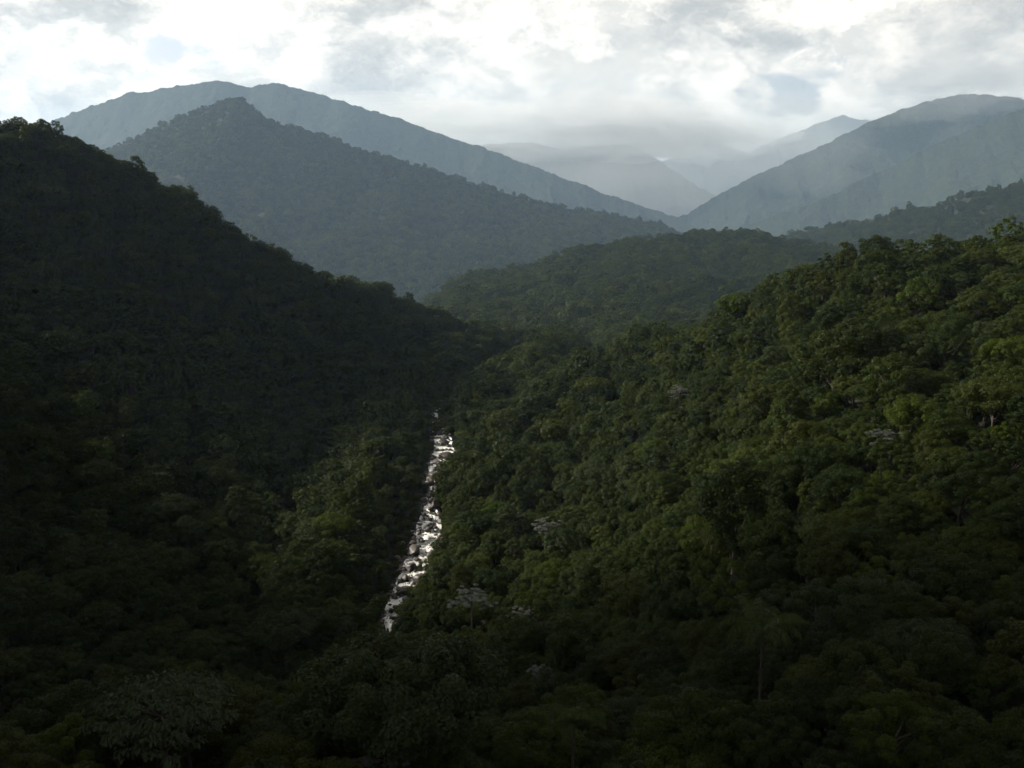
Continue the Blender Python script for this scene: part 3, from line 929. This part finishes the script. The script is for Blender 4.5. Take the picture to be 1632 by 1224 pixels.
# ------------------------------------------------------------------ the rest of the forest: one mass per landform
def forest(name, P, S, K, ROT, lod, label):
    me = bpy.data.meshes.new(name)
    me.vertices.add(len(P))
    me.vertices.foreach_set("co", np.asarray(P, np.float32).ravel())
    for nm, typ, arr in (("pick", 'INT', K), ("turn", 'FLOAT', ROT), ("size", 'FLOAT', S)):
        a = me.attributes.new(nm, typ, 'POINT')
        a.data.foreach_set("value", np.asarray(arr, np.int32 if typ == 'INT' else np.float32))
    o = add(name, me)
    ng = bpy.data.node_groups.new(name, 'GeometryNodeTree')
    ng.interface.new_socket("Geometry", in_out='INPUT', socket_type='NodeSocketGeometry')
    ng.interface.new_socket("Geometry", in_out='OUTPUT', socket_type='NodeSocketGeometry')
    N = ng.nodes; Lk = ng.links
    gi = N.new('NodeGroupInput'); go = N.new('NodeGroupOutput')
    jn = N.new('GeometryNodeJoinGeometry')
    for ki in range(len(KINDS)):
        src = PROTO[(ki, lod)]
        ob = N.new('GeometryNodeObjectInfo'); ob.inputs['Object'].default_value = src
        g2 = N.new('GeometryNodeGeometryToInstance')
        j2 = N.new('GeometryNodeJoinGeometry')
        Lk.new(ob.outputs['Geometry'], j2.inputs[0])
        if lod != "far":
            ob2 = N.new('GeometryNodeObjectInfo'); ob2.inputs['Object'].default_value = PROTO[(ki, "trunk")]
            Lk.new(ob2.outputs['Geometry'], j2.inputs[0])
        Lk.new(j2.outputs[0], g2.inputs[0])
        Lk.new(g2.outputs[0], jn.inputs[0])
    ip = N.new('GeometryNodeInstanceOnPoints')
    ip.inputs['Pick Instance'].default_value = True
    def attr(nm, typ):
        a = N.new('GeometryNodeInputNamedAttribute'); a.data_type = typ
        a.inputs['Name'].default_value = nm
        return a.outputs['Attribute']
    cx = N.new('ShaderNodeCombineXYZ')
    Lk.new(attr("turn", 'FLOAT'), cx.inputs[2])
    Lk.new(gi.outputs[0], ip.inputs['Points'])
    Lk.new(jn.outputs[0], ip.inputs['Instance'])
    Lk.new(attr("pick", 'INT'), ip.inputs['Instance Index'])
    Lk.new(cx.outputs[0], ip.inputs['Rotation'])
    Lk.new(attr("size", 'FLOAT'), ip.inputs['Scale'])
    Lk.new(ip.outputs[0], go.inputs[0])
    md = o.modifiers.new("trees", 'NODES')
    md.node_group = ng
    tag(o, label, "forest", kind="stuff")
    return o

# source crowns: taken from trees that already stand in the scene
PROTO = {}
mesh_user = {}
for o in COL.objects:
    if o.type == 'MESH':
        mesh_user.setdefault(o.data.name, o)
for ki in range(len(KINDS)):
    for lod in ("close", "near", "mid", "far"):
        m = CROWN[(ki, lod)]
        if m.name in mesh_user:
            PROTO[(ki, lod)] = mesh_user[m.name]
        else:
            PROTO[(ki, lod)] = bpy.data.objects.new("crown", m)      # never linked: only lends its mesh
    PROTO[(ki, "trunk")] = mesh_user.get(TRUNK[ki].name) or bpy.data.objects.new("trunk", TRUNK[ki])

dist = np.hypot(TX, TY)
rest = ~chosen
cl = rest & (dist < 150)
nr = rest & (dist < 300) & (dist >= 150)
md_ = rest & (dist >= 300)
P = np.stack([TX, TY, TZ], 1)
allP = P[rest]
forest("forest", P[cl], TS[cl], TK[cl], TROT[cl], "close", "dark foreground rainforest canopy on the nearest slope")
forest("forest", P[nr], TS[nr], TK[nr], TROT[nr], "near", "dense rainforest canopy between the nearer trees of both slopes")
forest("forest", P[md_], TS[md_], TK[md_], TROT[md_], "mid", "dense rainforest canopy on the upper slopes toward the ridges")

def undergrowth():
    s = 3.6
    X, Y = np.meshgrid(np.arange(-300, 330, s), np.arange(50, 420, s), indexing='ij')
    X = X.ravel() + (RNG.random(X.size) - 0.5) * s; Y = Y.ravel() + (RNG.random(Y.size) - 0.5) * s
    Z = ground(X, Y)
    px, py, dep = project(np.stack([X, Y, Z + 2], 1))
    d, zr_, wr_ = river_near(X, Y)
    ok = (px > -60) & (px < 1700) & (py < 1300) & (dep > 50) & (d > wr_ * 0.5 + 0.6)
    X, Y, Z = X[ok], Y[ok], Z[ok]
    m = len(X)
    return np.stack([X, Y, Z - 0.6], 1), 0.16 + 0.16 * RNG.random(m), RNG.integers(0, len(KINDS), m), RNG.random(m) * 6.283
ug = forest("undergrowth", *undergrowth(), "mid", "low leafy undergrowth covering the ground between the trunks")
ug["category"] = "undergrowth"

def on_grid(G, spacing, smin, smax, zmin=-212, vmax=1.0):
    """trees strewn over the front of a hill mesh"""
    nvr, nu = G.shape[:2]
    a = G[:-1, :-1]; b = G[1:, :-1]; c = G[:-1, 1:]
    ar = np.linalg.norm(np.cross(b - a, c - a), axis=2)
    tot = ar.sum()
    cnt = int(tot / spacing ** 2)
    pr = (ar / tot).ravel()
    idx = RNG.choice(len(pr), cnt, p=pr)
    i, j = np.divmod(idx, nu - 1)
    s = RNG.random(cnt)[:, None]; t_ = RNG.random(cnt)[:, None]
    P = G[i, j] * (1 - s) * (1 - t_) + G[i + 1, j] * s * (1 - t_) + G[i, j + 1] * (1 - s) * t_ + G[i + 1, j + 1] * s * t_
    px, py, dep = project(P)
    ok = (px > -80) & (px < 1720) & (P[:, 2] > zmin) & (py < 640)
    P = P[ok]
    m = len(P)
    S = smin + (smax - smin) * RNG.random(m) ** 1.6
    P[:, 2] -= 5.0 * S
    return P, S, RNG.integers(0, len(KINDS), m), RNG.random(m) * 6.283
forest("forest", *on_grid(GR, 9.0, 0.8, 2.2), "mid", "hazy forest covering the shoulder behind the right ridge")
forest("forest", *on_grid(GC, 8.0, 0.75, 2.0), "mid", "bluish forest covering the rounded middle hill")
forest("forest", *on_grid(GL, 12.0, 0.8, 2.6), "far", "blue hazy forest covering the pointed hill")

# ------------------------------------------------------------------ river water
def build_river():
    nv_ = 30
    L = len(RS)
    tx = np.gradient(RX); ty = np.gradient(RY)
    ln = np.hypot(tx, ty); nx = -ty / ln; ny = tx / ln
    # pools and drops: a staircase along the course
    drops = []
    s = 3.0
    rr = np.random.default_rng(12)
    while s < RS[-1]:
        drops.append(s); s += 4.5 + 6.0 * rr.random()
    drops = np.array(drops)
    V = np.zeros((L, nv_, 3)); foam = np.zeros((L, nv_))
    for k in range(nv_):
        q = k / (nv_ - 1) * 2 - 1
        x = RX + nx * q * RWD * 0.5; y = RY + ny * q * RWD * 0.5
        sw = RS + 4.2 * fbm(RS / 6 + 3, np.full(L, q * 2.0), 3) + 2.6 * q * np.sin(RS / 13.0)         # ragged sills
        i = np.clip(np.searchsorted(drops, sw) - 1, 0, len(drops) - 2)
        f = (sw - drops[i]) / (drops[i + 1] - drops[i])
        f = np.clip(f, 0, 1)
        st = np.clip((f - 0.72) / 0.28, 0, 1); st = st * st * (3 - 2 * st)
        sl = drops[i] + (drops[i + 1] - drops[i]) * (0.12 * f + 0.88 * st)
        z = np.interp(sl, RS, RZ)
        z = z + 0.16 * fbm(x / 1.2, y / 1.2, 3) + 0.12 * (st > 0.02) * (st < 0.98) * (RNG.random(L) - 0.5)
        V[:, k] = np.stack([x, y, z], 1)
        foam[:, k] = np.clip(np.where((st > 0.01) & (st < 0.99), 1.0, 0.0) + np.clip(1 - f * 2.1, 0, 1) * 0.85, 0, 1)
    me = mesh_from("river", V.reshape(-1, 3), grid_faces(L, nv_), [])
    a = me.attributes.new("foam", 'FLOAT', 'POINT')
    a.data.foreach_set("value", foam.astype(np.float32).ravel())
    m, t = new_mat("river_water")
    at_ = t.n('ShaderNodeAttribute'); at_.attribute_name = "foam"
    tcn = t.n('ShaderNodeTexCoord')
    nz = t.noise(tcn.outputs['Object'], 0.55, 8, 0.68, 0.9)
    fo = t.math('ADD', at_.outputs['Fac'], t.math('MULTIPLY', t.math('SUBTRACT', nz, 0.5), 2.2))
    fm = t.ramp(fo, 0.36, 0.68)
    pw = t.n('ShaderNodeBsdfPrincipled')
    pw.inputs['Base Color'].default_value = (0.030, 0.034, 0.026, 1)
    pw.inputs['Roughness'].default_value = 0.12
    pw.inputs['IOR'].default_value = 1.333
    pf = t.n('ShaderNodeBsdfPrincipled')
    pf.inputs['Base Color'].default_value = (0.82, 0.80, 0.76, 1)
    pf.inputs['Roughness'].default_value = 0.5
    bm = t.n('ShaderNodeBump'); bm.inputs['Strength'].default_value = 0.6; bm.inputs['Distance'].default_value = 0.12
    t.l(t.noise(tcn.outputs['Object'], 2.6, 5, 0.6, 0.3), bm.inputs['Height'])
    t.l(bm.outputs[0], pw.inputs['Normal']); t.l(bm.outputs[0], pf.inputs['Normal'])
    mx = t.n('ShaderNodeMixShader')
    t.l(fm, mx.inputs[0]); t.l(pw.outputs[0], mx.inputs[1]); t.l(pf.outputs[0], mx.inputs[2])
    o = t.n('ShaderNodeOutputMaterial'); t.l(mx.outputs[0], o.inputs[0])
    me.materials.append(m)
    tag(add("river", me), "white foaming mountain river dropping over boulders", kind="structure")
build_river()

# ------------------------------------------------------------------ boulders
def boulder_mesh(seed):
    rng = np.random.default_rng(seed)
    import bmesh
    bm = bmesh.new()
    bmesh.ops.create_icosphere(bm, subdivisions=3, radius=1.0)
    off = Vector(rng.random(3) * 40)
    planes = [(Vector(rng.normal(size=3)).normalized(), 0.50 + 0.35 * rng.random()) for _ in range(11)]
    for v in bm.verts:
        p = v.co.copy()
        for nrm, dd in planes:
            e = p.dot(nrm) - dd
            if e > 0: p -= nrm * e * 0.95
        nn = mnoise.fractal(p * 1.3 + off, 0.9, 2.0, 4)
        p = p * (1 + 0.24 * nn)
        v.co = p
    me = bpy.data.meshes.new("boulder")
    bm.to_mesh(me); bm.free()
    me.materials.append(M_ROCK)
    me.polygons.foreach_set("use_smooth", np.ones(len(me.polygons), bool))
    return me
BM = [boulder_mesh(i) for i in range(7)]
# px, py, width in px, flatness
BIG = [(712, 727, 30, 0.45), (660, 880, 30, 0.6), (690, 886, 26, 0.65), (676, 926, 34, 0.75), (682, 846, 17, 0.75), (657, 868, 18, 0.6), (694, 842, 10, 0.8), (668, 851, 9, 0.8), (671, 859, 8, 0.8), (668, 846, 10, 0.7),
       (694, 808, 26, 0.8), (698, 795, 22, 0.8), (676, 822, 12, 0.8), (692, 762, 24, 0.7), (684, 772, 18, 0.8), (700, 752, 14, 0.5), (690, 868, 14, 0.7), (655, 905, 26, 0.6), (646, 922, 20, 0.6), (645, 941, 22, 0.6),
       (628, 952, 16, 0.8), (636, 940, 14, 0.7), (662, 906, 10, 0.8), (669, 903, 9, 0.8), (650, 958, 24, 0.75), (660, 945, 22, 0.7), (706, 704, 16, 0.5), (700, 690, 14, 0.6), (711, 697, 12, 0.5), (698, 738, 14, 0.5), (710, 742, 12, 0.6),
       (610, 1000, 14, 0.7), (625, 985, 12, 0.6), (612, 1040, 14, 0.6), (604, 1056, 16, 0.6), (640, 870, 16, 0.8), (632, 892, 16, 0.8), (704, 682, 12, 0.7), (697, 676, 12, 0.7), (668, 872, 10, 0.7), (700, 856, 10, 0.7), (697, 717, 8, 0.7), (716, 712, 8, 0.8), (683, 884, 12, 0.6), (664, 893, 14, 0.5), (686, 812, 10, 0.8), (675, 800, 14, 0.9)]
REACH = [(930, 2000, "the lower rapids"), (892, 930, "the pool step above the lower rapids"), (815, 892, "the wide middle rapids"), (748, 815, "the narrow chute"), (0, 748, "the uppermost rapids")]
recs = []
for (px, py, wpx, flat) in BIG:
    p = river_pt(px, py)
    r = wpx * p[1] / F * 0.5
    recs.append((px, py, p, r, flat))
placed = {}
for (px, py, p, r, flat) in recs:
    for lo, hi, nm in REACH:
        if lo <= py < hi:
            placed.setdefault(nm, []).append((py, px, p, r, flat))
cnt = 0
for nm, lst in placed.items():
    lst.sort(key=lambda q: -q[0])
    big_r = max(q[3] for q in lst)
    for i, (py, px, p, r, flat) in enumerate(lst):
        b = add("boulder", BM[cnt % 7], None, (p[0], p[1], p[2] + r * flat * 0.25), cnt * 1.7, (r, r * 0.85, r * flat))
        sz = "largest dark boulder" if r == big_r else ("big brown boulder" if r > 1.6 else "small dark boulder")
        tag(b, "%s, %s counted upstream in %s" % (sz, ("first " + " ".join(ORD[1:])).split()[i], nm), "boulder", "boulders in the river")
        cnt += 1
# cobbles and stones along the banks, too small and many to count
def bank_stones():
    rng = np.random.default_rng(91)
    import bmesh
    bm = bmesh.new(); bmesh.ops.create_icosphere(bm, subdivisions=1, radius=1.0)
    v0 = np.array([v.co for v in bm.verts]); f0 = np.array([[v.index for v in f.verts] for f in bm.faces]); bm.free()
    parts = []
    for i in range(1500):
        k = rng.integers(40, len(RS) - 60)
        side = rng.choice([-1, 1])
        tx = RX[min(k + 1, len(RS) - 1)] - RX[k - 1]; ty = RY[min(k + 1, len(RS) - 1)] - RY[k - 1]
        l = math.hypot(tx, ty)
        off = RWD[k] * 0.5 * (0.95 + 0.4 * rng.random() if i % 3 else 1.1 * rng.random()) * side
        x = RX[k] - ty / l * off; y = RY[k] + tx / l * off
        s = 0.2 + 0.75 * rng.random() ** 2.0
        vv = v0 * (1 + 0.3 * (rng.random((len(v0), 1)) - 0.5)) * np.array([s * (0.8 + 0.5 * rng.random()), s, s * 0.7])
        z = max(RZ[k] - 0.1, float(ground(x, y)) + 0.05)
        parts.append((vv + np.array([x, y, z]), f0))
    V, Fc = join_parts(parts)
    tag(add("bank_stones", mesh_from("bank_stones", V, Fc, [M_ROCK])), "small dark stones along both edges of the river", "stones", kind="stuff")
bank_stones()
print("trees near", len(TX), "individual", int(chosen.sum()))
